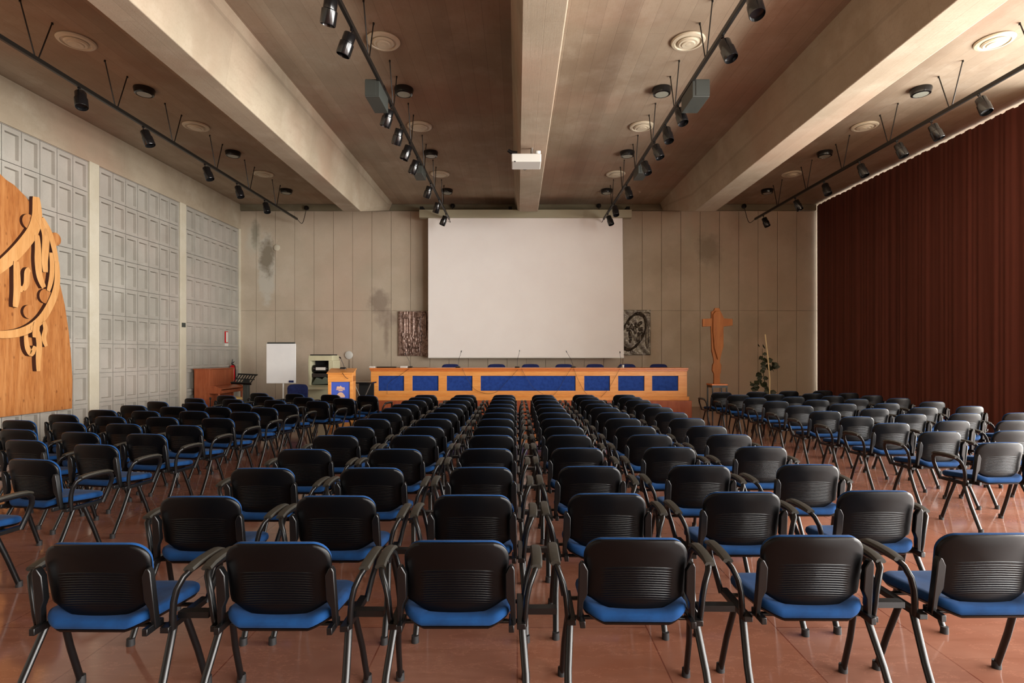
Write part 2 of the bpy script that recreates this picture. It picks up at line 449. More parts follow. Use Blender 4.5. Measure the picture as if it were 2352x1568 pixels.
# ------------------------------------------------------------------ audience chair (origin on floor under the seat centre, facing +Y)
def back_outline(hw, z0, z1, r, sag=.075):
    pts = []; zc_ = z0 + sag
    right = []
    for i in range(12):
        u = i / 12; right.append((hw * .93 * u ** .9, z0 + sag * u ** 2.2))
    right += [(hw * .945, zc_ - .004), (hw * .965, zc_ + .008), (hw * .975, zc_ + .025)]
    for i in range(1, 8):
        z = zc_ + .025 + (z1 - r - zc_ - .025) * i / 7; right.append((hw * (.975 + .025 * i / 7), z))
    for a in range(10, 91, 10): right.append((hw - r + r * math.cos(R(a)), z1 - r + r * math.sin(R(a))))
    topw = right[-1][0]
    top = [(topw * (1 - 2 * i / 8), z1 + .006 * (1 - (1 - 2 * i / 8) ** 2)) for i in range(1, 8)]
    left = [(-a, z) for a, z in reversed(right[1:])]
    return right + top + left
ZT = .81
def backmap(a, z, h):
    y = -.24 + (ZT - z) * .17 - .018 * (1 if z < .6 else 0) * 0
    y += .75 * a * a * (1 if abs(a) < .3 else 1)
    return (a, y + h, z)
def make_chair():
    t = thing('conference_chair', 'x', 'chair')
    b = MB(); ol = back_outline(.237, .464, ZT, .085, .07)
    b.pad(ol, backmap, [(.0001, .002), (.35, .002), (.7, .0015), (.93, .001), (.985, .003), (1, .008), (1, .016), (.99, .02), (.6, .02), (.0001, .02)])
    b.build('back_shell', M['shell'], t, sm=50)
    b = MB(); ol = back_outline(.231, .478, ZT + .004, .083, .07)
    b.pad(ol, backmap, [(.0001, .018), (.97, .018), (1, .024), (1, .034), (.97, .043), (.85, .048), (.5, .05), (.0001, .05)])
    b.build('back_cushion', M['blue'], t, sm=60)
    def seatmap(x, y, h):
        k = (x / .245) ** 2
        rear = max(0, min(1, (.05 - y) / .25))
        z = .452 + .042 * k * rear + .008 * k - .012 * max(0, y - .12) * 4
        if y < -.17: z -= (-.17 - y) * .12
        return (x, y, z + h)
    ol = rrect(.49, .46, .09, 8, 0, .02)
    # rear edge bows back in the middle
    ol = [(x, y - (.022 * (1 - (x / .245) ** 2) if y < -.1 else 0)) for x, y in ol]
    b = MB(); b.pad(ol, seatmap, [(.0001, -.03), (.93, -.03), (.99, -.022), (1, -.008), (.985, .008), (.94, .018), (.8, .022), (.5, .018), (.0001, .014)])
    b.build('seat_cushion', M['blue'], t, sm=60)
    ol2 = rrect(.475, .45, .09, 8, 0, .02); ol2 = [(x, y - (.02 * (1 - (x / .24) ** 2) if y < -.1 else 0)) for x, y in ol2]
    b = MB(); b.pad(ol2, seatmap, [(.0001, -.046), (.85, -.046), (.97, -.04), (1, -.028), (.98, -.024), (.0001, -.024)])
    b.build('seat_pan', M['shell'], t, sm=50)
    b = MB()
    for y in (-.1, .1): b.tube([(-.305, y, .405), (.305, y, .405)], .011, 8)
    for sx in (-1, 1): b.box(sx * .292 - .02, sx * .292 + .02, -.17, .15, .398, .425)
    for sx in (-1, 1): b.box(sx * .248 - .012, sx * .248 + .012, -.235, -.12, .418, .45)
    b.build('seat_frame', M['blackmetal'], t, sm=40, bev=.003)
    for sx in (-1, 1):
        for fy, ty in ((-.31, -.10), (.12, -.02)):
            top = Vector((sx * .294, ty, .415)); ft = Vector((sx * .318, fy, .012))
            mid = top.lerp(ft, .5) + Vector((sx * .006, 0, 0))
            lg = MB().tube([top, mid, ft], .0175, 12, flat=.8).build('leg', M['blackmetal'], t)
            MB().tube([ft + Vector((0, 0, .028)), ft + Vector((0, 0, -.012))], [.0205, .022], 12).build('rubber_foot', M['rubber'], lg)
        prof = [(.222, .56), (.222, .67), (.240, .705), (.252, .71), (.262, .69), (.268, .43), (.248, .425), (.240, .52)]
        MB().prism(prof, -.232, -.198, lambda p, q, a: (sx * p, a + (.71 - q) * .12 + .01, q)).build('back_bracket', M['armplastic'] if False else M['blackmetal'], t, bev=.004)
        pts = [(.306, -.13, .40), (.312, -.14, .47), (.318, -.142, .53), (.330, -.138, .585), (.350, -.122, .632), (.364, -.085, .655), (.367, -.03, .658), (.367, .08, .657), (.366, .14, .65), (.357, .175, .62), (.345, .185, .57), (.325, .175, .50), (.306, .14, .40)]
        arm = MB().tube([(sx * x, y, z) for x, y, z in pts], .018, 12, flat=.75).build('arm', M['blackmetal'], t)
        pp = [(.364, -.108, .664), (.367, -.06, .674), (.368, .0, .678), (.368, .07, .678), (.367, .13, .673), (.364, .165, .66)]
        b = MB()
        sec = [(-.027, -.006), (-.02, .006), (0, .009), (.02, .006), (.027, -.006), (.018, -.013), (-.018, -.013)]
        vs = [];
        for i, p in enumerate(pp):
            k = (.94, 1, 1, 1, 1, .9)[i]
            for q, h in sec: vs.append((sx * (p[0]) + q * k, p[1], p[2] + h * k))
        ns = len(sec); fs = [tuple(range(ns)), tuple((len(pp) - 1) * ns + i for i in range(ns))]
        for i in range(len(pp) - 1):
            for k in range(ns): fs.append((i * ns + k, i * ns + (k + 1) % ns, (i + 1) * ns + (k + 1) % ns, (i + 1) * ns + k))
        b.add(vs, fs); b.build('arm_pad', M['armplastic'], arm, sm=50)
    return t
chair0 = make_chair()
link_mesh = MB().box(0, 1, -.1, -.055, .434, .462).mesh('link_plate', M['blackmetal'], 0)
ORD = ['zeroth', 'front', 'second', 'third', 'fourth', 'fifth', 'sixth', 'seventh', 'eighth', 'ninth', 'tenth', 'eleventh', 'twelfth', 'thirteenth', 'fourteenth']
used = []
def put_chair(X, d, rz, label, group, link=None):
    """X,d: where the rear of the back's top edge stands"""
    off = Matrix.Rotation(rz, 3, 'Z') @ Vector((0, .24, 0))
    loc = (X + off.x, d + off.y, 0)
    if not used:
        o = chair0; o.location = loc; o.rotation_euler = (0, 0, rz); o['label'] = label; o['group'] = group
    else: o = dup(chair0, loc, rz, label, group)
    used.append(o)
    return o
links = []
rowd = [2.40, 3.19, 3.98, 4.77, 5.56, 6.22, 6.98, 7.69, 8.42, 9.05, 9.82, 10.5, 11.1]
colx = [-1.875, -1.073, -.27, .54, 1.375, 2.21]
rnd = random.Random(3)
side = ['outermost on the coffered-wall side', 'second from the coffered-wall side', 'third from the coffered-wall side', 'third from the curtain side', 'second from the curtain side', 'outermost on the curtain side']
for r, d in enumerate(rowd):
    n_ = 13 - r
    rn = 'front row' if n_ == 1 else ('backmost row' if n_ == 13 else ORD[n_] + ' row from stage')
    for c_, X in enumerate(colx):
        dd = d + [-.03, -.02, 0, .035, .07, .1][c_] * (1 if r < 4 else .5)
        rz = R(rnd.uniform(-.8, .8))
        q = put_chair(X + rnd.uniform(-.004, .004), dd, rz, 'blue-seated chair, middle block, %s, %s' % (rn, side[c_]), 'chairs of the middle seating block')
        if c_ < 5: links.append((q, colx[c_ + 1] - X))
left_cols = [
 [(-3.9, 3.55), (-3.88, 4.29), (-3.93, 5.0), (-3.91, 5.66), (-3.93, 6.34), (-3.93, 7.06), (-3.95, 7.8), (-3.97, 8.44), (-3.89, 9.03), (-3.57, 9.62), (-3.3, 10.24), (-3.04, 10.92)],
 [(-4.76, 5.2), (-4.66, 5.74), (-4.70, 6.44), (-4.68, 7.12), (-4.71, 7.88), (-4.7, 8.5), (-4.68, 9.15), (-4.38, 9.8), (-4.1, 10.42), (-3.81, 11.1)],
 [(-5.47, 5.9), (-5.42, 6.52), (-5.38, 7.15), (-5.39, 7.86), (-5.37, 8.48), (-5.45, 9.2), (-5.2, 9.95), (-4.92, 10.6), (-4.6, 11.3)],
 [(-6.17, 6.68), (-6.17, 7.35), (-6.08, 7.95), (-6.13, 8.68), (-6.22, 9.4), (-5.98, 10.1), (-5.74, 10.78), (-5.4, 11.46)]]
right_cols = [
 [(4.58, 5.1), (4.58, 5.83), (4.55, 6.55), (4.55, 7.22), (4.52, 7.92), (4.58, 8.75), (4.6, 9.6), (4.56, 10.35), (4.54, 11.1), (4.48, 11.85)],
 [(5.43, 5.9), (5.48, 6.78), (5.5, 7.53), (5.5, 8.3), (5.5, 9.1), (5.48, 9.88), (5.42, 10.6), (5.34, 11.25), (5.3, 11.98)],
 [(6.27, 6.8), (6.33, 7.62), (6.4, 8.5), (6.3, 9.2), (6.32, 10.05), (6.3, 10.8), (6.28, 11.5), (6.15, 12.25)],
 [(7.16, 7.7), (7.28, 8.68), (7.3, 9.5), (7.24, 10.26), (7.17, 10.93), (7.12, 11.62), (7.0, 12.4)]]
inner = ['beside the aisle', 'second from the aisle', 'third from the aisle', 'fourth from the aisle']
for blk, cols, base in (('coffered-wall block', left_cols, -9), ('curtain block', right_cols, 4)):
    for ci, col in enumerate(cols):
        for i, (X, d) in enumerate(col):
            if base < 0: X -= .05 * ci; d += .05 * ci
            n_ = len(col) - i
            rz = R(base + rnd.uniform(-2, 2)) if base < 0 else R(base + rnd.uniform(-2, 2))
            if base < 0 and d > 9.4: rz = R(-16)
            put_chair(X, d, rz, 'blue-seated chair, %s, %s in line from stage, column %s' % (blk, ('first' if n_ == 1 else ORD[n_]), inner[ci]), 'chairs of the ' + blk)
for q, dx in links:
    l = bpy.data.objects.new('link_plate', link_mesh); C.objects.link(l); l.parent = q; l.location = (.309, 0, 0); l.scale = (dx - .66, 1, 1)

# ------------------------------------------------------------------ stage, desk, screen
DS = 14.2
st = MB().box(-3.75, 4.52, DS - .12, YF - .06, 0, .445).build('stage_platform', M['desk_dark'], sm=0, bev=.01)
tag(st, 'low red-brown wooden stage platform under the long desk', 'platform')
dk = thing('panel_desk', 'long orange wood speakers desk with seven blue cloth panels', 'desk', (0, DS, .445))
s_ = F / DS
dx0, dx1 = (852 - 1188) / s_, (1578 - 1188) / s_
zt = .845
wins = [(869, 928), (947, 1007), (1026, 1085), (1104, 1322), (1342, 1401), (1420, 1480), (1498, 1558)]
wx = [((a - 1188) / s_, (b_ - 1188) / s_) for a, b_ in wins]
z0w, z1w = .245, .64
b = MB()
b.box(dx0, dx1, 0, .05, z1w, zt - .045); b.box(dx0, dx1, 0, .05, .10, z0w)
prev = dx0
for a, e in wx: b.box(prev, a, 0, .05, z0w, z1w); prev = e
b.box(prev, dx1, 0, .05, z0w, z1w)
b.box(dx0, dx0 + .04, .05, .62, .0, zt - .045); b.box(dx1 - .04, dx1, .05, .62, 0, zt - .045)
b.build('front_frame', M['desk'], dk, sm=0, bev=.004)
for a, e in wx: MB().box(a - .01, e + .01, .028, .042, z0w - .01, z1w + .01).build('cloth_panel', M['panelblue'], dk, sm=0)
b = MB().box(dx0 - .03, dx1 + .03, -.04, .66, zt - .045, zt); b.box(dx0 - .015, dx1 + .015, -.018, .05, zt - .09, zt - .045); b.build('desk_top', M['desktop'], dk, sm=0, bev=.006)
b = MB().box(dx0 - .02, dx1 + .05, -.03, .05, 0, .10); b.build('plinth', M['desk'], dk, sm=0, bev=.006)
# projection screen
sc_ = thing('projection_screen', 'large white roll-down projection screen hanging before the far wall', 'screen', (0, 0, 0))
d = 16.5; p0 = at(982, 500, d); p1 = at(1430, 820, d)
b = MB()
def scr(u, v):
    z = p0.z + (p1.z - p0.z) * v; inset = .05 * math.sin(v * PI) * 0.6
    x0 = p0.x + .02 - .03 * math.sin(v * PI) * 0 ; x1 = p1.x + .04 * v
    return (x0 + (x1 - x0) * u, d + .01 * math.sin(v * 3), z)
n1 = 12
b.grid(n1, 20, scr); nn = len(b.v); b.grid(n1, 20, lambda u, v: tuple(Vector(scr(u, v)) + Vector((0, .004, 0))))
b.build('screen_sheet', M['screen'], sc_, sm=60)
q0 = at(964, 483, d); q1 = at(1450, 501, d)
MB().box(q0.x, q1.x, d - .1, d + .12, q1.z, q0.z).build('casing', M['casing'], sc_, sm=0, bev=.01)
b = MB()
for px in (968, 1172, 1443): xx_ = at(px, 0, d).x; b.box(xx_ - .05, xx_ + .05, d, YF, q0.z - .01, q0.z + .12)
b.build('mounting_bracket', M['dark'], sc_, sm=0)
MB().box(p0.x + .02, p1.x + .04, d - .015, d + .02, p1.z - .03, p1.z).build('bottom_bar', M['white'], sc_, sm=0, bev=.005)

# chairs behind the desk
def navy_chair(name, label, loc, group=None):
    t = thing(name, label, 'chair', loc, 0, group)
    ol = back_outline(.25, .5, .92, .1)
    MB().pad(ol, lambda a, z, h: (a, .24 + .7 * -a * a + h, z), [(.0001, -.03), (.9, -.025), (1, 0), (.9, .02), (.0001, .025)]).build('backrest', M['navy'], t, sm=60)
    MB().pad(rrect(.5, .48, .08), lambda a, b_, h: (a, b_, .44 + h), [(.0001, -.04), (.95, -.04), (1, -.02), (.95, .02), (.0001, .03)]).build('seat', M['navy'], t, sm=60)
    for sx in (-1, 1):
        for sy in (-1, 1): MB().tube([(sx * .2, sy * .18, .42), (sx * .24, sy * .24, .0)], .012, 8).build('leg', M['blackmetal'], t)
    MB().tube([(0, .22, .44), (0, .27, .55), (0, .25, .62)], .02, 8).build('back_post', M['blackmetal'], t)
    return t
nm = ['behind the long desk nearest the lectern', 'behind the desk, second seat from the lectern', 'behind the desk, third seat from the lectern', 'behind the desk, middle seat of seven', 'behind the desk, third seat from the cross', 'behind the desk, second seat from the cross', 'behind the long desk nearest the cross']
nav = None
for i, px in enumerate((1033, 1140, 1219, 1297, 1369, 1443, 1517)):
    X = (px - 1188) * 15.1 / F
    l = 'navy upholstered chair ' + nm[i]
    if nav is None: nav = navy_chair('speaker_chair', l, (X, 14.95 + .15, .446), 'navy chairs behind the desk')
    else: dup(nav, (X, 14.95 + .15, .446), 0, l, 'navy chairs behind the desk')
navy_chair('office_chair', 'dark navy chair standing under the flip chart', ((676 - 1188) * 12.9 / F, 12.9, 0))

# microphones
def mic(label, px, py, hx, hy, d, zbase, group='gooseneck microphones'):
    p = at(px, py, d); p.z = zbase; h = at(hx, hy, d)
    t = thing('gooseneck_microphone', label, 'microphone', p, 0, group)
    MB().pad(rrect(.13, .1, .02), lambda a, b_, q: (a, b_, q), [(.0001, 0), (1, 0), (1, .02), (.85, .035), (.0001, .04)]).build('base', M['gloss'], t)
    v = h - p; m_ = v * .5 + Vector((.02 * (1 if v.x > 0 else -1) * -1, 0, .02))
    MB().tube([(0, 0, .03), m_, v], .005, 6).build('gooseneck', M['blackmetal'], t)
    MB().tube([v, v + v.normalized() * .05], [.013, .013], 8).build('microphone_head', M['gloss'], t)
ztop = .445 + zt
mic('thin gooseneck microphone on the desk under the crucifixion relief', 943, 843, 932, 814, 14.4, ztop)
mic('gooseneck microphone on desk near lower screen corner above third blue panel', 1052, 843, 1059, 809, 14.4, ztop)
mic('upright gooseneck microphone at the middle of the long desk', 1188, 843, 1193, 808, 14.4, ztop)
mic('gooseneck microphone leaning sideways, right of the desk centre', 1317, 843, 1302, 809, 14.4, ztop)
mic('gooseneck microphone on the desk beside a small white glass', 1424, 843, 1424, 811, 14.4, ztop)
# things on desk
o = MB().pad(rrect(.16, .07, .015), lambda a, b_, q: (a, b_, q), [(.0001, 0), (1, 0), (1, .03), (.9, .04), (.0001, .04)]).build('power_adapter', M['white'], sm=40); o.location = at(855, 0, 14.35) * 1; o.location.z = ztop; tag(o, 'small white power adapter at the lectern end of the desk', 'adapter')
o = MB().box(-.26, .26, -.03, .03, 0, .03).build('power_strip', M['gloss'], bev=.006); o.location = at(888, 0, 14.4); o.location.z = ztop; tag(o, 'long black power strip lying on the desk edge', 'power strip')
o = MB().pad(rrect(.2, .12, .02), lambda a, b_, q: (a, b_, q), [(.0001, 0), (1, 0), (1, .035), (.9, .045), (.0001, .045)]).build('white_box', M['white']); o.location = at(928, 0, 14.4); o.location.z = ztop; tag(o, 'small white device beside the microphone under the crucifixion relief', 'device')
o = MB().lathe([(.028, 0), (.034, .08), (.03, .08), (.026, .01), (0, .01)], 14).build('drinking_glass', M['white']); o.location = at(1431, 0, 14.35); o.location.z = ztop; tag(o, 'small white drinking cup on the desk', 'cup')
# cables drooping over the desk front
def cable(label, pts, r=.006):
    c_ = bpy.data.curves.new('c', 'CURVE'); 
    P = [Vector(p) for p in pts]; out = []
    for i in range(len(P) - 1):
        a = P[max(0, i - 1)]; b_ = P[i]; c2 = P[i + 1]; e = P[min(len(P) - 1, i + 2)]
        for k in range(6):
            t = k / 6; out.append(.5 * ((2 * b_) + (c2 - a) * t + (2 * a - 5 * b_ + 4 * c2 - e) * t * t + (-a + 3 * b_ - 3 * c2 + e) * t ** 3))
    out.append(P[-1]); bpy.data.curves.remove(c_)
    o = MB().tube(out, r, 6).build('cable', M['cable']); tag(o, label, 'cable', 'thin cables'); return o
yf_ = DS - .05
def onface(lst, d=yf_): return [at(x, y, d) for x, y in lst]
cable('thin cable drooping over the desk across the third and fourth blue panels', onface([(1062, 846), (1072, 868), (1090, 893), (1115, 903), (1140, 900), (1160, 880), (1190, 848)]), .004)
cable('thin cable hanging diagonally over the middle blue panel', onface([(1198, 846), (1206, 862), (1225, 890), (1248, 905)]), .004)
cable('thin cable crossing from the leaning microphone over the middle panel', onface([(1312, 846), (1296, 870), (1282, 895), (1268, 910)]), .004)
cable('thin cable hanging in front of the fifth blue panel', onface([(1318, 846), (1326, 868), (1340, 895), (1348, 905)]), .004)
cable('pair of thin cables slanting past the sixth blue panel', onface([(1424, 846), (1412, 868), (1396, 895), (1380, 912)]), .004)
cable('thin cable hanging over the first blue panel', onface([(940, 846), (918, 862), (892, 880), (889, 905)]), .004)

# lectern
LD = 12.4; lp = at(786, 0, LD)
t = thing('lectern', 'orange wood lectern with blue front panel and pale emblem', 'lectern', (lp.x, LD, 0), R(8))
hw = .27
b = MB(); b.box(-hw, -hw + .07, -.22, .2, 0, 1.16); b.box(hw - .07, hw, -.22, .2, 0, 1.16); b.box(-hw, hw, -.22, .2, .0, .12)
b.prism([(-.24, 1.03), (-.24, 1.22), (.2, 1.30), (.2, 1.03)], -hw, hw, lambda p, q, a: (a, p, q)); b.build('body', M['desk'], t, sm=0, bev=.006)
MB().prism([(-.27, 1.21), (-.27, 1.235), (.22, 1.325), (.22, 1.30)], -hw - .02, hw + .02, lambda p, q, a: (a, p, q)).build('reading_top', M['desk'], t, sm=0, bev=.005)
pn = MB().box(-hw + .065, hw - .065, -.2, -.18, .12, 1.035).build('front_panel', M['lecblue'], t, sm=0)
b = MB()   # emblem: boat-like cup with crest above
yy = -.203
def flat(poly, z, dx=0, th=.006): b.prism([(x + dx, q + z) for x, q in poly], yy - th, yy, lambda p, q, a: (p, a, q))
flat([(-.1, 0), (-.085, -.022), (.085, -.022), (.1, 0), (.085, .03), (.045, .08), (.02, .095), (-.02, .095), (-.045, .08), (-.085, .03)], .70)
flat([(-.085, 0), (-.1, .018), (.1, .018), (.085, 0)], .845)
flat([(-.05, 0), (-.04, .02), (.04, .02), (.05, 0)], .82)
flat([(-.09, 0), (-.08, .05), (-.05, .06), (-.03, .045), (0, .075), (.02, .05), (.05, .03), (.085, .035), (.09, 0)], .872)
b.build('emblem', M['emblem'], pn, sm=0)
p = Vector((lp.x + .02, LD, 1.31))
t = thing('gooseneck_microphone', 'gooseneck microphone leaning out above the orange lectern', 'microphone', p, 0, 'gooseneck microphones')
MB().pad(rrect(.14, .08, .02), lambda a, b_, q: (a, b_, q), [(.0001, 0), (1, 0), (1, .02), (.8, .04), (.0001, .045)]).build('base', M['gloss'], t)
h = at(783, 823, LD) - p
MB().tube([(.03, 0, .03), (.0, 0, .12), h * .9, h], .006, 6).build('gooseneck', M['blackmetal'], t)
MB().tube([h, h + Vector((-.035, 0, .035))], .014, 8).build('microphone_head', M['gloss'], t)
cable('short black cable running down the lectern front from its microphone', [(p.x + .06, LD - .22, 1.24), (p.x + .1, LD - .3, 1.2), (p.x + .16, LD - .3, 1.13), (p.x + .2, LD - .27, 1.1)], .006)

# ------------------------------------------------------------------ wall reliefs
def rel_map(x0, x1, z0, z1, yb, hf, nu=60, nv=90, mat='bronze', name='wall_relief', label='', th=.06):
    b = MB(); r_ = random.Random(5)
    g = lambda u, v: (x0 + (x1 - x0) * u, yb - th - .8 * hf(u, v) * (1 if 0 < u < 1 and 0 < v < 1 else 0) - .002, z0 + (z1 - z0) * v)
    b.grid(nu, nv, g)
    b.box(x0, x1, yb - th + .001, yb, z0, z1)
    o = b.build(name, M[mat], sm=0); tag(o, label, 'relief', 'cast wall reliefs'); return o
def cap(u, v, cu_, cv_, ru, rv): 
    q = ((u - cu_) / ru) ** 2 + ((v - cv_) / rv) ** 2
    return math.sqrt(max(0, 1 - q))
rr_ = random.Random(11)
crowd = [(rr_.uniform(.12, .75), rr_.uniform(.05, .5), rr_.uniform(.03, .06), rr_.uniform(.03, .09)) for _ in range(60)]
def hf1(u, v):
    h_ = .012 * math.sin(u * 30) * (v > .5)
    for cu_, hw_ in ((.2, .035), (.36, .03), (.5, .05), (.72, .04)): 
        if v > .42: h_ = max(h_, .035 * max(0, 1 - abs(u - cu_) / hw_))
    if .84 < v < .93 and .12 < u < .34: h_ = .04
    if .86 < v < .98 and .52 < u < .82: h_ = .045
    h_ = max(h_, .06 * cap(u, v, .68, .82, .07, .045), .06 * cap(u, v, .68, .62, .065, .18), .05 * cap(u, v, .66, .42, .05, .1))
    for a in crowd: h_ = max(h_, .05 * cap(u, v, *a))
    h_ = max(h_, .04 * cap(u, v, .92, .7, .05, .3), .05 * cap(u, v, .88, .95, .06, .04), .04 * cap(u, v, .72, .2, .025, .2))
    return h_
dW = YF
def wx_(px, d=YF): return (px - 1188) * d / F
def wz_(py, d=YF): return H - (py - 813) * d / F
rel_map(wx_(916), wx_(984), wz_(817), wz_(715), YF, hf1, mat='bronze', label='dark cast crucifixion relief with crowd, hung left of the projection screen')
fig = [(.28 + .09 * i + rr_.uniform(-.02, .02), .55 + rr_.uniform(-.2, .12), .045, rr_.uniform(.06, .14)) for i in range(5)] + [(rr_.uniform(.2, .72), rr_.uniform(.3, .72), .04, .04) for _ in range(26)]
def hf2(u, v):
    h_ = .01 * math.sin(u * 14 + v * 17) + .01
    # almond rim
    a = math.atan2(v - .52, (u - .42)); 
    k = ((u - .42) / .42) ** 2 + ((v - .52 - (u - .42) * .42) / .36) ** 2
    h_ = max(h_, .06 * max(0, 1 - abs(k - 1) * 5))
    if k < 1:
        for q in fig: h_ = max(h_, .05 * cap(u, v, *q))
    h_ = max(h_, .04 * cap(u, v, .88, .4, .06, .3), .03 * cap(u, v, .8, .9, .2, .06))
    return h_
rel_map(wx_(1426), wx_(1493), wz_(815), wz_(712), YF, hf2, mat='bronze2', label='dark cast almond-shaped relief of figures, hung right of the projection screen')

# cross on its stand
CD = 13.6
def cp(px, py): q = at(px, py, CD); return (q.x, q.z)
t = thing('standing_cross', 'tall carved wooden cross with short arms on a small stand', 'cross', (0, 0, 0))
sh_ = [(1640, 881), (1640, 858), (1636, 850), (1637, 838), (1640, 832), (1639, 822), (1635, 806), (1634, 772), (1633, 749), (1614, 750), (1614, 732), (1634, 731), (1634, 716), (1640, 712), (1642, 707), (1652, 707), (1655, 714), (1660, 724), (1663, 731), (1683, 732), (1683, 747), (1662, 750), (1662, 795), (1659, 806), (1655, 822), (1654, 832), (1657, 838), (1656, 855), (1654, 860), (1654, 881)]
poly = [cp(*q) for q in sh_]
MB().prism(poly, CD, CD + .06, lambda p, q, a: (p, a, q)).build('cross_body', M['cross'], t, sm=0, bev=.006)
inner_ = [cp(*q) for q in [(1640, 800), (1637, 760), (1637, 722), (1643, 714), (1652, 714), (1658, 726), (1659, 745), (1658, 790), (1653, 812), (1648, 826)]]
MB().prism(inner_, CD - .03, CD + .01, lambda p, q, a: (p, a, q)).build('carved_figure', M['cross'], t, sm=0, bev=.012)
c0 = at(1648, 881, CD)
t = thing('small_table', 'small square stand with orange top and black legs under the cross', 'stand', (c0.x, CD + .03, 0))
hh = c0.z
MB().box(-.2, .2, -.2, .2, hh - .035, hh).build('top', M['desktop'], t, sm=0, bev=.005)
b = MB().box(-.19, .19, -.19, .19, hh - .09, hh - .036); b.build('apron', M['blackmetal'], t, sm=0)
for sx in (-1, 1):
    for sy in (-1, 1): MB().box(sx * .175 - .014, sx * .175 + .014, sy * .175 - .014, sy * .175 + .014, 0, hh - .09).build('leg', M['blackmetal'], t, sm=0)

# plant
PD = 14.6; pc = at(1763, 0, PD)
t = thing('potted_plant', 'sparse dark-leaved potted plant tied to a tall pale cane', 'plant', (pc.x, PD, 0))
MB().lathe([(.13, 0), (.18, .3), (.19, .3), (.19, .34), (.165, .34), (.15, .28), (0, .28)], 20).build('pot', M['terracotta'], t)
MB().tube([(0, -.1, .25), (.0, -.13, 1.0), tuple(at(1758, 820, PD) - Vector((pc.x, PD + .14, 0))), tuple(at(1752, 768, PD) - Vector((pc.x, PD + .14, 0)))], .017, 8).build('cane', M['cane'], t)
def lf(px, py): v = at(px, py, PD) - Vector((pc.x, PD, 0)); return v
stem = MB(); leaf = MB(); lr = random.Random(4)
stem.tube([(0.02, 0, .25), lf(1757, 880), lf(1752, 850), lf(1752, 826), lf(1751, 800)], [.014, .012, .01, .007, .004], 7)
stem.tube([lf(1757, 880), lf(1744, 880), lf(1725, 882)], .006, 6); stem.tube([lf(1754, 850), lf(1765, 840), lf(1776, 840)], .006, 6)
spots = [(1725, 881), (1733, 884), (1742, 878), (1748, 874), (1738, 890), (1734, 893), (1752, 883), (1757, 888), (1762, 893), (1748, 852), (1752, 848), (1754, 852), (1746, 858), (1752, 822), (1755, 828), (1748, 824), (1765, 826), (1766, 830), (1770, 836), (1775, 838), (1779, 843), (1772, 846), (1776, 850), (1748, 792), (1749, 796), (1751, 814), (1745, 860), (1748, 866), (1762, 884), (1768, 898), (1758, 900), (1775, 900), (1750, 836), (1749, 842), (1756, 870), (1768, 842), (1782, 842), (1728, 883), (1744, 882)]
for (px, py) in spots:
    c_ = lf(px + lr.uniform(-1.5, 1.5), py + lr.uniform(-1.5, 1.5)) + Vector((0, lr.uniform(-.12, .12), 0))
    a = lr.uniform(0, 2 * PI); L = lr.uniform(.12, .2); dr = Vector((math.cos(a), math.sin(a) * .6, lr.uniform(-.5, .2))).normalized(); w_ = dr.cross(Vector((lr.uniform(-.3, .3), -1, .5))).normalized() * L * .36
    up_ = Vector((0, 0, .012)); pts = [c_ - dr * L / 2, c_ - dr * L * .15 + w_, c_ + dr * L * .2 + w_ * .8, c_ + dr * L / 2 - up_, c_ + dr * L * .2 - w_ * .8, c_ - dr * L * .15 - w_]
    leaf.add([p_ + up_ for p_ in pts] + [c_ + up_ * 2.5] + [p_ for p_ in pts] + [c_ + up_ * 1.5], [(i, (i + 1) % 6, 6) for i in range(6)] + [(7 + (i + 1) % 6, 7 + i, 13) for i in range(6)] + [(i, 7 + i, 7 + (i + 1) % 6, (i + 1) % 6) for i in range(6)])
stem.build('stem', M['leaf'], t); leaf.build('foliage', M['leaf'], t, sm=0)

# ------------------------------------------------------------------ corner by the left wall
# piano against the left wall, keys towards the room
t = thing('upright_piano', 'reddish cherry-wood upright piano against the coffered wall', 'piano', (-8.55, 14.4, 0))
Lp = 1.25
MB().box(0, .40, 0, .04, 0, 1.24).build('end_panel', M['piano'], t, sm=0, bev=.005)
MB().box(0, .40, Lp - .04, Lp, 0, 1.24).build('end_panel', M['piano'], t, sm=0, bev=.005)
MB().box(-.02, .42, -.02, Lp + .02, 1.24, 1.265).build('lid', M['piano'], t, sm=0, bev=.005)
MB().box(.02, .36, .04, Lp - .04, .78, 1.235).build('upper_panel', M['piano'], t, sm=0, bev=.004)
MB().box(.02, .34, .04, Lp - .04, .05, .6).build('lower_panel', M['piano'], t, sm=0, bev=.004)
b = MB(); b.prism([(.30, .60), (.68, .60), (.70, .66), (.70, .74), (.55, .80), (.30, .82)], -.004, .05, lambda p, q, a: (p, a, q)); b.prism([(.30, .60), (.68, .60), (.70, .66), (.70, .74), (.55, .80), (.30, .82)], Lp - .05, Lp + .004, lambda p, q, a: (p, a, q)); b.box(.3, .69, .05, Lp - .05, .60, .68)
b.build('key_bed', M['piano'], t, sm=0, bev=.004)
MB().prism([(.34, .70), (.67, .70), (.67, .73), (.5, .79), (.34, .80)], .05, Lp - .05, lambda p, q, a: (p, a, q)).build('fallboard', M['piano'], t, sm=0, bev=.004)
for y in (.03, Lp - .03): MB().tube([(.64, y, .6), (.64, y, .05)], [.03, .02], 10).build('leg', M['piano'], t)
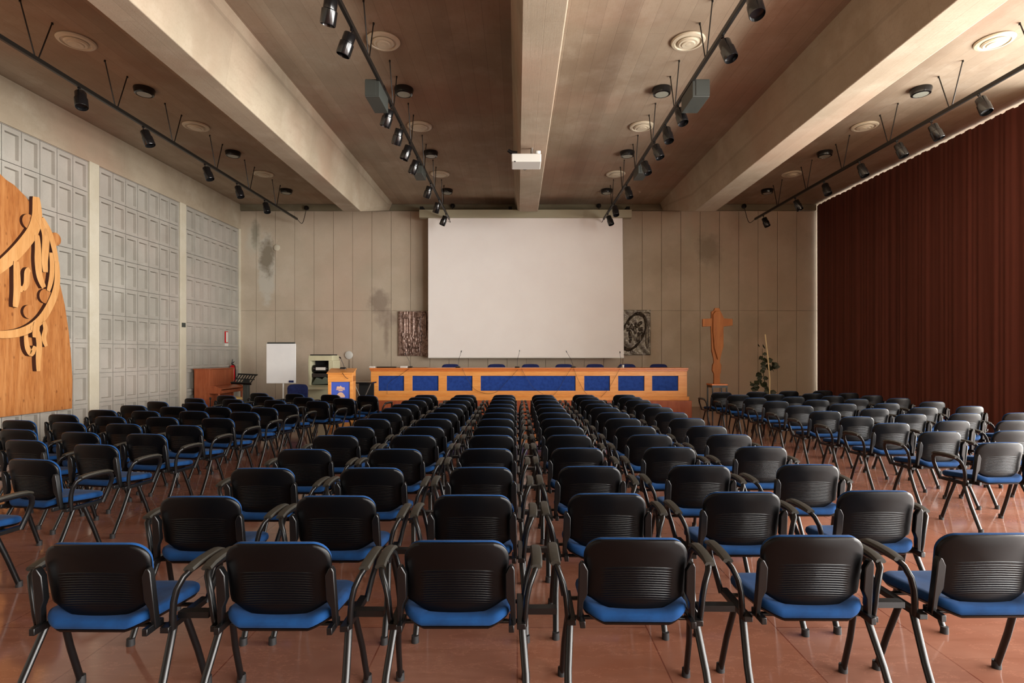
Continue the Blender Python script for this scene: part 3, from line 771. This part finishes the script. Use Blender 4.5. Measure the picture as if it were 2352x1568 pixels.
# stool
p = at(530, 0, 13.7)
t = thing('piano_stool', 'round stool with yellowish cushion in front of the piano', 'stool', (p.x, 13.7, 0))
MB().lathe([(.0, .48), (.25, .48), (.27, .52), (.25, .56), (.15, .58), (0, .585)], 24).build('cushion', M['yellow'], t)
for a in (45, 135, 225, 315): MB().tube([(.17 * math.cos(R(a)), .17 * math.sin(R(a)), .48), (.22 * math.cos(R(a)), .22 * math.sin(R(a)), 0)], .018, 8).build('leg', M['piano'], t)
# black microphone stand
p = at(483, 0, 13.2)
t = thing('short_stand', 'thin black floor stand in front of the piano end', 'stand', (p.x, 13.2, 0))
MB().tube([(0, 0, .1), (0, 0, .56)], .012, 8).build('pole', M['blackmetal'], t); MB().tube([(0, 0, .54), (0, 0, .60)], [.02, .024], 10).build('head', M['blackmetal'], t)
MB().lathe([(.0, 0), (.14, 0), (.14, .02), (.02, .04), (.015, .12), (0, .12)], 20).build('base', M['blackmetal'], t)
# extinguisher
e = Vector((XL + .11, 16.35, wz_(878, 16.35)))
t = thing('fire_extinguisher', 'red fire extinguisher hung on the coffered wall by the piano', 'fire extinguisher', e)
MB().lathe([(0, 0), (.085, 0), (.09, .02), (.09, .42), (.075, .48), (.035, .52), (0, .52)], 20).build('cylinder', M['red'], t)
MB().tube([(0, 0, .5), (0, 0, .56)], .03, 10).build('valve', M['blackmetal'], t)
b = MB(); b.tube([(-.02, -.02, .57), (.08, -.06, .62)], .012, 6); b.tube([(-.02, 0, .56), (.0, .0, .7)], [.018, .01], 6); b.build('handle', M['blackmetal'], t)
MB().tube([(.03, -.03, .55), (.1, -.05, .5), (.11, -.04, .3), (.1, -.02, .1)], .011, 8).build('hose', M['blackmetal'], t)
MB().box(-.11, -.085, -.03, .03, .1, .4).build('wall_bracket', M['red'], t, sm=0)
t = thing('extinguisher_sign', 'narrow red and white sign on the coffered wall above the extinguisher', 'sign', (XL - .012, 16.2, wz_(774, 16.2)))
MB().box(0, .03, -.07, .07, -.17, .17).build('plate', M['red'], t, sm=0); MB().box(.03, .034, -.05, .055, -.15, .15).build('white_field', M['white'], t, sm=0); MB().box(0, .03, -.08, .08, -.27, -.19).build('lower_plate', M['white'], t, sm=0)
# music stand (heavy column)
p = at(566, 0, 14.3)
t = thing('music_stand', 'black slotted music stand on a thick grey column', 'music stand', (p.x, 14.3, 0))
MB().box(-.07, .07, -.05, .05, .02, .98).build('column', M['boxgrey'], t, sm=0, bev=.01); MB().box(-.22, .22, -.18, .18, 0, .03).build('base', M['blackmetal'], t, sm=0, bev=.006)
b = MB(); rm = Matrix.Translation((-.03, -.05, 1.0)) @ Matrix.Rotation(R(-50), 4, 'X') @ Matrix.Rotation(R(4), 4, 'Y')
for k in range(7): b.box(-.24 + k * .075, -.21 + k * .075, -.0, .012, -.18, .18, rm)
b.box(-.26, .27, -.005, .014, .16, .2, rm); b.box(-.26, .27, -.05, .014, -.2, -.17, rm); b.box(-.26, .27, 0, .014, -.01, .015, rm)
b.build('desk_tray', M['blackmetal'], t, sm=0)
# flip chart
FD = 13.2; p = at(646, 0, FD)
t = thing('flip_chart', 'blank white flip chart board on a single-pole stand', 'flip chart', (p.x, FD, 0))
za, zb = wz_(880, FD), wz_(789, FD)
MB().box(-.355, .355, -.015, .015, za, zb).build('board', M['whiteb'], t, sm=0, bev=.006)
MB().box(-.33, .33, -.03, .03, zb, zb + .035).build('clamp_bar', M['boxgrey'], t, sm=0, bev=.006)
MB().tube([(.03, .04, .08), (.03, .04, zb - .1)], .02, 10).build('pole', M['white'], t)
b = MB()
for a in range(5): b.tube([(.03, .04, .09), (.03 + .3 * math.cos(R(a * 72 + 20)), .04 + .3 * math.sin(R(a * 72 + 20)), .045)], .016, 8)
b.build('star_base', M['white'], t)
MB().box(.2, .31, -.04, -.015, za + .02, za + .07).build('eraser', M['navy'], t, sm=0, bev=.004)
# cream cabinet with machine
KD = 13.6; p = at(736, 0, KD); k_ = F / KD
t = thing('equipment_cabinet', 'cream metal cabinet with open bay holding dark equipment', 'cabinet', (p.x, KD, 0))
zt_ = wz_(816, KD); zo0, zo1 = wz_(882, KD), wz_(828, KD)
b = MB(); b.box(-.3, .3, .0, .5, 0, zo0 - .05); b.box(-.3, .3, 0, .5, zo1, zt_); b.box(-.3, -.24, 0, .5, zo0 - .05, zo1); b.box(.2, .33, 0, .5, zo0 - .05, zo1); b.box(-.24, .2, .44, .5, zo0 - .05, zo1)
b.build('case', M['cream'], t, sm=0, bev=.008)
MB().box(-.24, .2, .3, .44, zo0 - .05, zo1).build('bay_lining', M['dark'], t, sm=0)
b = MB(); b.tube([(-.2, .12, zo0 + .38), (.16, .12, zo0 + .38)], .1, 14); b.box(-.22, .18, .05, .28, zo0 + .17, zo0 + .27); b.build('black_machine', M['gloss'], t, bev=.006)
MB().box(-.12, .12, .012, .03, zo0 + .35, zo0 + .42).build('paper_label', M['white'], t, sm=0)
b = MB(); b.prism([(-.22, 0), (-.12, .15), (.02, .1), (.1, .17), (.19, .12), (.19, -.02), (-.22, -.04)], .02, .26, lambda q, r2, a: (q, a, zo0 + .02 + r2)); b.build('crumpled_cloth', M['green'], t, sm=0, bev=.02)
MB().prism([(-.32, .0), (.32, 0), (.3, -.06), (-.3, -.06)], -.3, .0, lambda q, r2, a: (q, a, zo0 - .02 + r2 - (-a) * .12)).build('front_shelf', M['cream'], t, sm=0, bev=.006)
MB().box(-.25, .27, -.02, .45, zt_, zt_ + .025).build('top_tray', M['dark'], t, sm=0)
# keyboard stand between lectern and desk
p = at(836, 0, 13.5)
t = thing('folding_stand', 'black folding trestle with crossed legs between lectern and desk', 'stand', (p.x, 13.5, 0))
MB().box(-.2, .26, -.2, .2, .93, .96).build('top', M['gloss'], t, sm=0)
MB().box(-.16, .2, .12, .2, .1, .93).build('cloth_back', M['dark'], t, sm=0)
for sx in (-1, 1): MB().tube([(-.2 * sx, -.12, .02), (.2 * sx, -.12, .92)], .012, 8).build('crossed_leg', M['alum'], t)
# wall discs
def disc(px, py, name, label, r, mat):
    c_ = at(px, py, YF); o = MB().lathe([(0, 0), (r * .9, 0), (r, .015), (r, .04), (r * .8, .055), (0, .06)], 28, Matrix.Rotation(R(90), 4, 'X')).build(name, M[mat]); o.location = (c_.x, YF, c_.z); tag(o, label, 'wall lamp'); return o
disc(802, 815, 'wall_lamp', 'round white wall lamp on the far wall above the lectern', .125, 'white')
disc(637, 569, 'wall_rosette', 'pale round cover plate high on the far wall by the stain', .1, 'pilaster')
cc = at(802, 826, YF - .015); cable('thin vertical cable below the round white wall lamp', [cc, cc + Vector((0, 0, -.5)), Vector((cc.x, cc.y, .6))], .006)
o = MB().box(XL + .02, XL + .05, 14.02, 14.14, wz_(751, 14.05), wz_(741, 14.05)).build('wall_switch', M['boxgrey'], sm=0, bev=.004); tag(o, 'small dark switch on the pale pilaster of the coffered wall', 'switch')

# ------------------------------------------------------------------ carved wooden wall panel
def lw(px, py):   # photo point on the left wall -> (depth, height)
    d = -(XL + .02) * F / (1188 - px); return d, H - (py - 813) * d / F
edge = [(154, 938), (155, 870), (151, 810), (146, 760), (137, 700), (123, 640), (110, 580), (93, 530), (68, 480), (45, 450), (20, 425), (0, 412)]
E = [lw(*q) for q in edge]
t = thing('carved_wall_panel', 'large arched knotty pine panel with raised carved line drawing', 'wall art', (XL + .02, 0, 0))
yc = 7.6
top = [(a, z) for a, z in E]
for k in range(1, 7):
    q = k / 6; a = E[-1][0] + (yc - E[-1][0]) * q; top.append((a, E[-1][1] + (5.15 - E[-1][1]) * math.sin(q * PI / 2)))
mirror = [(2 * yc - a, z) for a, z in reversed(top[:-1])]
outl = top + mirror
MB().prism(outl, .03, .10, lambda p, q, a: (a, p, q)).build('panel_board', M['knotty'], t, sm=0, bev=.006)
# raised strokes
nst = [0]
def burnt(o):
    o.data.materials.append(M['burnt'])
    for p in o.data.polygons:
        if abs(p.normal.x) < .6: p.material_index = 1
def stroke(pts, wd, name='raised_stroke'):
    wd *= .68
    P = [Vector((lw(*q)[0], lw(*q)[1])) for q in pts]
    out = []
    for i in range(len(P) - 1):
        a = P[max(0, i - 1)]; b_ = P[i]; c2 = P[i + 1]; e = P[min(len(P) - 1, i + 2)]
        for k in range(4):
            q = k / 4; out.append(.5 * ((2 * b_) + (c2 - a) * q + (2 * a - 5 * b_ + 4 * c2 - e) * q * q + (-a + 3 * b_ - 3 * c2 + e) * q ** 3))
    out.append(P[-1]); n = len(out)
    ws = [wd * (.45 + .55 * math.sin(PI * min(1, max(0, (i + .6) / (n + .2)))) ** .5) for i in range(n)]
    L, Rr = [], []
    for i, p in enumerate(out):
        tg = (out[min(n - 1, i + 1)] - out[max(0, i - 1)]).normalized(); nn_ = Vector((-tg.y, tg.x))
        L.append(p + nn_ * ws[i] / 2); Rr.append(p - nn_ * ws[i] / 2)
    b = MB(); vs = []
    nst[0] += 1
    for x in (.101, .16 + .0013 * nst[0]):
        for q in L: vs.append((x, q.x, q.y))
        for q in Rr: vs.append((x, q.x, q.y))
    fs = []
    for i in range(n - 1):
        for o_ in (0, 2 * n): fs.append((o_ + i, o_ + i + 1, o_ + n + i + 1, o_ + n + i))
        fs.append((i, i + 1, 2 * n + i + 1, 2 * n + i)); fs.append((n + i, n + i + 1, 3 * n + i + 1, 3 * n + i))
    fs.append((0, n, 3 * n, 2 * n)); fs.append((n - 1, 2 * n - 1, 4 * n - 1, 3 * n - 1))
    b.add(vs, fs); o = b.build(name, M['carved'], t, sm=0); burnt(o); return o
stroke([(-60, 640), (-25, 615), (5, 590), (32, 562), (55, 530), (64, 500), (64, 475), (62, 452)], .32)
stroke([(64, 495), (76, 515), (84, 540), (84, 570), (82, 600), (84, 625)], .22)
stroke([(76, 500), (92, 530), (100, 555), (108, 590), (110, 620)], .16)
stroke([(64, 540), (66, 570), (66, 600), (70, 635), (80, 660)], .2)
stroke([(96, 580), (99, 610), (97, 640), (90, 668)], .15)
stroke([(110, 600), (111, 640), (106, 672), (92, 705), (74, 732), (50, 752), (20, 764), (-20, 768), (-60, 764)], .22)
stroke([(30, 665), (38, 652), (40, 625), (46, 618)], .16)
stroke([(20, 658), (30, 668)], .14)
stroke([(14, 600), (16, 640), (16, 670), (12, 705)], .2)
stroke([(48, 752), (62, 760), (68, 790), (66, 820), (66, 852)], .17)
stroke([(36, 770), (40, 798), (50, 812), (58, 795)], .15)
stroke([(78, 738), (82, 755), (78, 775), (84, 795)], .14)
stroke([(62, 740), (58, 775)], .2)
for (px, py, r_) in ((47, 509, .13), (86, 680, .13), (48, 716, .12), (109, 549, .12)):
    a, z = lw(px, py)
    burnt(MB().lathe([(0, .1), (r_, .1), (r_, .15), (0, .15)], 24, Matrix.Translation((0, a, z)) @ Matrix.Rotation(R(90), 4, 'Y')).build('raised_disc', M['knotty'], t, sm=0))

# ------------------------------------------------------------------ ceiling fittings
bays = [(-6.58, 'bay along the coffered wall'), (-2.0, 'bay between first beam and projector beam'), (2.55, 'bay between projector beam and curtain-side beam'), (7.12, 'bay along the curtain')]
vent0 = None; dl0 = None
where = ['nearest the photographer', 'midway to the far wall', 'closest to the far wall']
for X, bn in bays:
    for i, d in enumerate((8.12, 11.15, 14.1)):
        l = 'round cream ceiling diffuser, %s, in the %s' % (['backmost', 'middle', 'stage-end'][i], bn)
        if vent0 is None:
            vent0 = thing('ceiling_diffuser', l, 'air vent', (X, d, ZC), 0, 'round ceiling diffusers')
            MB().lathe([(.19, .0), (.245, -.005), (.25, -.018), (.235, -.035), (.195, -.045), (.185, -.03)], 40).build('outer_ring', M['grille'], vent0, sm=30)
            b = MB()
            for k, r_ in enumerate((.145, .1)): b.lathe([(r_ - .016, -.05 - k * .012), (r_ + .012, -.036 - k * .01), (r_ + .014, -.042 - k * .01), (r_ - .01, -.06 - k * .012)], 40)
            b.lathe([(0, -.078), (.04, -.074), (.058, -.058), (.05, -.05), (0, -.05)], 28); b.build('inner_rings', M['grille'], vent0, sm=30)
            MB().lathe([(0, -.02), (.192, -.02), (.192, -.001), (0, -.001)], 32).build('duct_mouth', M['dark'], vent0)
        else: dup(vent0, (X, d, ZC), 0, l)
    for i, d in enumerate((9.6, 12.6, 15.5)):
        l = 'black round surface downlight, %s, in the %s' % (['backmost', 'middle', 'stage-end'][i], bn)
        if dl0 is None:
            dl0 = thing('ceiling_downlight', l, 'ceiling light', (X, d, ZC), 0, 'black surface downlights')
            MB().lathe([(.0, 0), (.165, 0), (.17, -.02), (.15, -.1), (.125, -.11), (.12, -.09), (0, -.09)], 32).build('housing', M['gloss'], dl0, sm=35)
            MB().lathe([(0, -.108), (.115, -.105), (.12, -.092), (0, -.092)], 28).build('lens', M['lens'], dl0)
        else: dup(dl0, (X, d, ZC), 0, l)
ZTK = 5.68
tn = ['long black lighting track hung beside the coffered wall', 'long black lighting track hung between first beam and projector beam', 'long black lighting track hung between projector beam and curtain-side beam', 'long black lighting track hung beside the curtain']
tx = [-6.57, -2.03, 2.58, 7.1]
for i, X in enumerate(tx):
    t = thing('lighting_track', tn[i], 'lighting track', (X, 0, ZTK), 0, 'lighting tracks on V-shaped hangers')
    y0 = 2.6; MB().box(-.022, .022, y0, 16.25, -.03, .03).build('rail', M['track'], t, sm=0, bev=.004)
    for k in range(9):
        ym = 3.0 + k * 1.48
        b = MB(); b.tube([(0, ym - .03, .03), (0, ym - .25, ZC - ZTK)], .009, 6); b.tube([(0, ym + .03, .03), (0, ym + .25, ZC - ZTK)], .009, 6)
        b.tube([(0, ym - .25, ZC - ZTK - .03), (0, ym - .25, ZC - ZTK)], .014, 6); b.tube([(0, ym + .25, ZC - ZTK - .03), (0, ym + .25, ZC - ZTK)], .014, 6)
        b.build('hanger_rod', M['track'], t)
sp0 = None
def spot_template():
    t = thing('track_spotlight', 'x', 'spotlight', (0, 0, 0), 0, 'black track spotlights')
    MB().tube([(0, 0, -.005), (0, 0, -.03)], .022, 12).build('adapter', M['gloss'], t)
    MB().tube([(0, 0, -.03), (0, 0, -.09)], .008, 8).build('stem', M['gloss'], t)
    m = Matrix.Translation((-.02, 0, -.08)) @ Matrix.Rotation(R(16), 4, 'Y') @ Matrix.Rotation(R(14), 4, 'X')
    MB().lathe([(0, 0), (.068, 0), (.074, -.01), (.074, -.11), (.086, -.12), (.086, -.26), (.08, -.27), (.074, -.23), (0, -.22)], 22, m).build('lamp_housing', M['gloss'], t, sm=35)
    return t
sd = [[8.16, 9.56, 11.45, 12.75, 14.15], [6.0, 6.68, 8.75, 9.49, 10.28, 11.05, 12.75, 14.1, 15.5], [6.0, 6.84, 8.75, 9.49, 10.24, 11.14, 12.85, 14.5, 15.5], [8.37, 9.33, 10.18, 11.3, 12.6, 13.9, 15.7]]
tname = ['track by the coffered wall', 'inner track on the coffered-wall side', 'inner track on the curtain side', 'track by the curtain']
for i, ds in enumerate(sd):
    for k, d in enumerate(ds):
        n_ = len(ds) - k
        pos = 'at the stage end' if n_ == 1 else ('at the near end' if k == 0 else ORD[n_] + ' from the stage end')
        l = 'black spotlight on the %s, %s' % (tname[i], pos)
        rz = R([-150, -60, 70, 170][i] + (k * 47) % 60 - 30)
        if i in (1, 2): rz = R((20 if i == 1 else 160) + (k * 37) % 50 - 25)
        if sp0 is None: sp0 = spot_template(); sp0.location = (tx[i], d, ZTK - .03); sp0.rotation_euler = (0, 0, rz); sp0['label'] = l
        else: dup(sp0, (tx[i], d, ZTK - .03), rz, l)
# boxes on the inner tracks
def ctrl(X, d, sx, label, w_, l_, h_):
    t = thing('track_speaker', label, 'loudspeaker', (X, d, ZTK - .02), 0, 'dark boxes on the inner tracks')
    MB().box(min(-sx * .01, sx * w_), max(-sx * .01, sx * w_), -l_ / 2, l_ / 2, -h_, .02).build('cabinet', M['boxgrey'], t, sm=0, bev=.006)
    MB().box(-.02, .03, -.06, .06, -.0, .04).build('bracket', M['blackmetal'], t, sm=0)
    MB().box(min(sx * .04, sx * w_), max(sx * .04, sx * w_), -l_ / 2 - .008, -l_ / 2, -h_ + .02, .0).build('front_grille', M['boxgrey'], t, sm=0)
ctrl(tx[1], 8.25, -1, 'large dark box on the inner track on the coffered-wall side', .2, .55, .24)
ctrl(tx[2], 8.25, 1, 'large dark box on the inner track on the curtain side', .24, .55, .24)
ctrl(tx[1], 11.8, -1, 'small dark box on the inner track on the coffered-wall side', .2, .5, .17)
ctrl(tx[2], 11.8, 1, 'small dark box on the inner track on the curtain side', .2, .5, .17)
# junction boxes and cables feeding the tracks
for i, (px, py) in enumerate(((705, 478), (1040, 473), (1375, 473), (1708, 474))):
    c_ = at(px, py, YF - .06)
    o = MB().lathe([(0, 0), (.07, 0), (.075, .02), (.07, .06), (0, .07)], 18, Matrix.Rotation(R(90), 4, 'X')).build('junction_box', M['gloss']); o.location = c_
    tag(o, 'small round black junction box on far wall feeding the ' + tname[i].replace(' on the', ','), 'junction box', 'junction boxes over the far wall')
    e = Vector((tx[i], 16.25, ZTK)); m_ = (c_ + e) / 2; m_.z -= .3
    cable('drooping black cable feeding the ' + tname[i], [c_ + Vector((0, -.07, 0)), c_ * .8 + m_ * .2 + Vector((0, -.05, -.08)), m_, e], .009)

# projector
PDp = 9.5; s2 = F / PDp
t = thing('ceiling_projector', 'white ceiling projector hung under the middle beam', 'projector', (.16, PDp, 0))
pz0, pz1 = H + (813 - 371) / s2, H + (813 - 352) / s2
MB().box(-.26, .26, 0, .42, pz0, pz1).build('body', M['white'], t, sm=0, bev=.015)
MB().lathe([(0, 0), (.06, 0), (.065, .03), (.05, .05), (0, .04)], 20, Matrix.Translation((-.02, .43, pz0 + .07)) @ Matrix.Rotation(R(-90), 4, 'X')).build('lens_ring', M['boxgrey'], t)
b = MB(); b.tube([(.1, .2, pz1), (.1, .2, 5.33)], .025, 12); b.box(-.02, .2, .1, .3, pz1, pz1 + .015); b.build('mount', M['chrome'], t, sm=30)
b = MB(); b.lathe([(0, 0), (.012, 0), (.012, .006), (0, .006)], 12, Matrix.Translation((-.2, 0, pz0 + .0)) @ Matrix.Rotation(R(90), 4, 'X')); b.build('indicator', M['gloss'], t)
o = MB().lathe([(0, 0), (.045, 0), (.055, .03), (.05, .06), (0, .07)], 18, Matrix.Rotation(R(25), 4, 'X')).build('sensor_dome', M['white']); o.location = (.36, PDp + .1, pz1 + .02); tag(o, 'small cream dome on top of the ceiling projector', 'sensor')
o = MB().tube([(0, 0, 0), (-.1, 0, .01), (-.16, 0, .05)], [.03, .035, .03], 12).build('security_camera', M['gloss']); o.location = (-.0, PDp + .1, pz1 + .04); tag(o, 'small black camera beside the ceiling projector mount', 'camera')

# ------------------------------------------------------------------ light
def area(name, loc, rot, sx, sy, power, col):
    l = bpy.data.lights.new(name, 'AREA'); l.shape = 'RECTANGLE'; l.size = sx; l.size_y = sy; l.energy = power; l.color = col
    o = bpy.data.objects.new(name, l); C.objects.link(o); o.location = loc; o.rotation_euler = rot; return o
# daylight through the open bay of the window wall (beside and behind the photographer)
area('daylight_window_bay', (WX + .66, (YB + 1 + 9.3) / 2, 3.25), (0, R(90), 0), 5.8, 9.3 - YB - 1, 10600, (1.0, .98, .95))
# added uplight that brightens the ceiling, then daylight leaking past the curtain edges
area('added_ceiling_uplight', (WX + 1.3, 4.0, .4), (0, R(142), 0), 1.6, 10.0, 1300, (1.0, .95, .86))
area('daylight_behind_curtain', (WX + .4, 13.3, 3.2), (0, R(90), 0), 6.0, 7.4, 440, (1.0, .97, .92))
w = bpy.data.worlds.new('world'); bpy.context.scene.world = w; w.use_nodes = True
bg = w.node_tree.nodes['Background']; bg.inputs[0].default_value = (.95, .97, 1, 1); bg.inputs[1].default_value = .8

# ------------------------------------------------------------------ camera
cd = bpy.data.cameras.new('camera'); cam = bpy.data.objects.new('camera', cd); C.objects.link(cam)
cam.location = (0, 0, H); cam.rotation_euler = (R(90), 0, 0)
cd.sensor_width = 36; cd.lens = 36 * F / 2352; cd.shift_x = -12 / 2352; cd.shift_y = 29 / 2352; cd.clip_start = .05; cd.clip_end = 200
sc = bpy.context.scene; sc.camera = cam
sc.view_settings.view_transform = 'Standard'; sc.view_settings.look = 'None'; sc.view_settings.gamma = 1; sc.view_settings.exposure = 0
sc.view_settings.use_curve_mapping = False
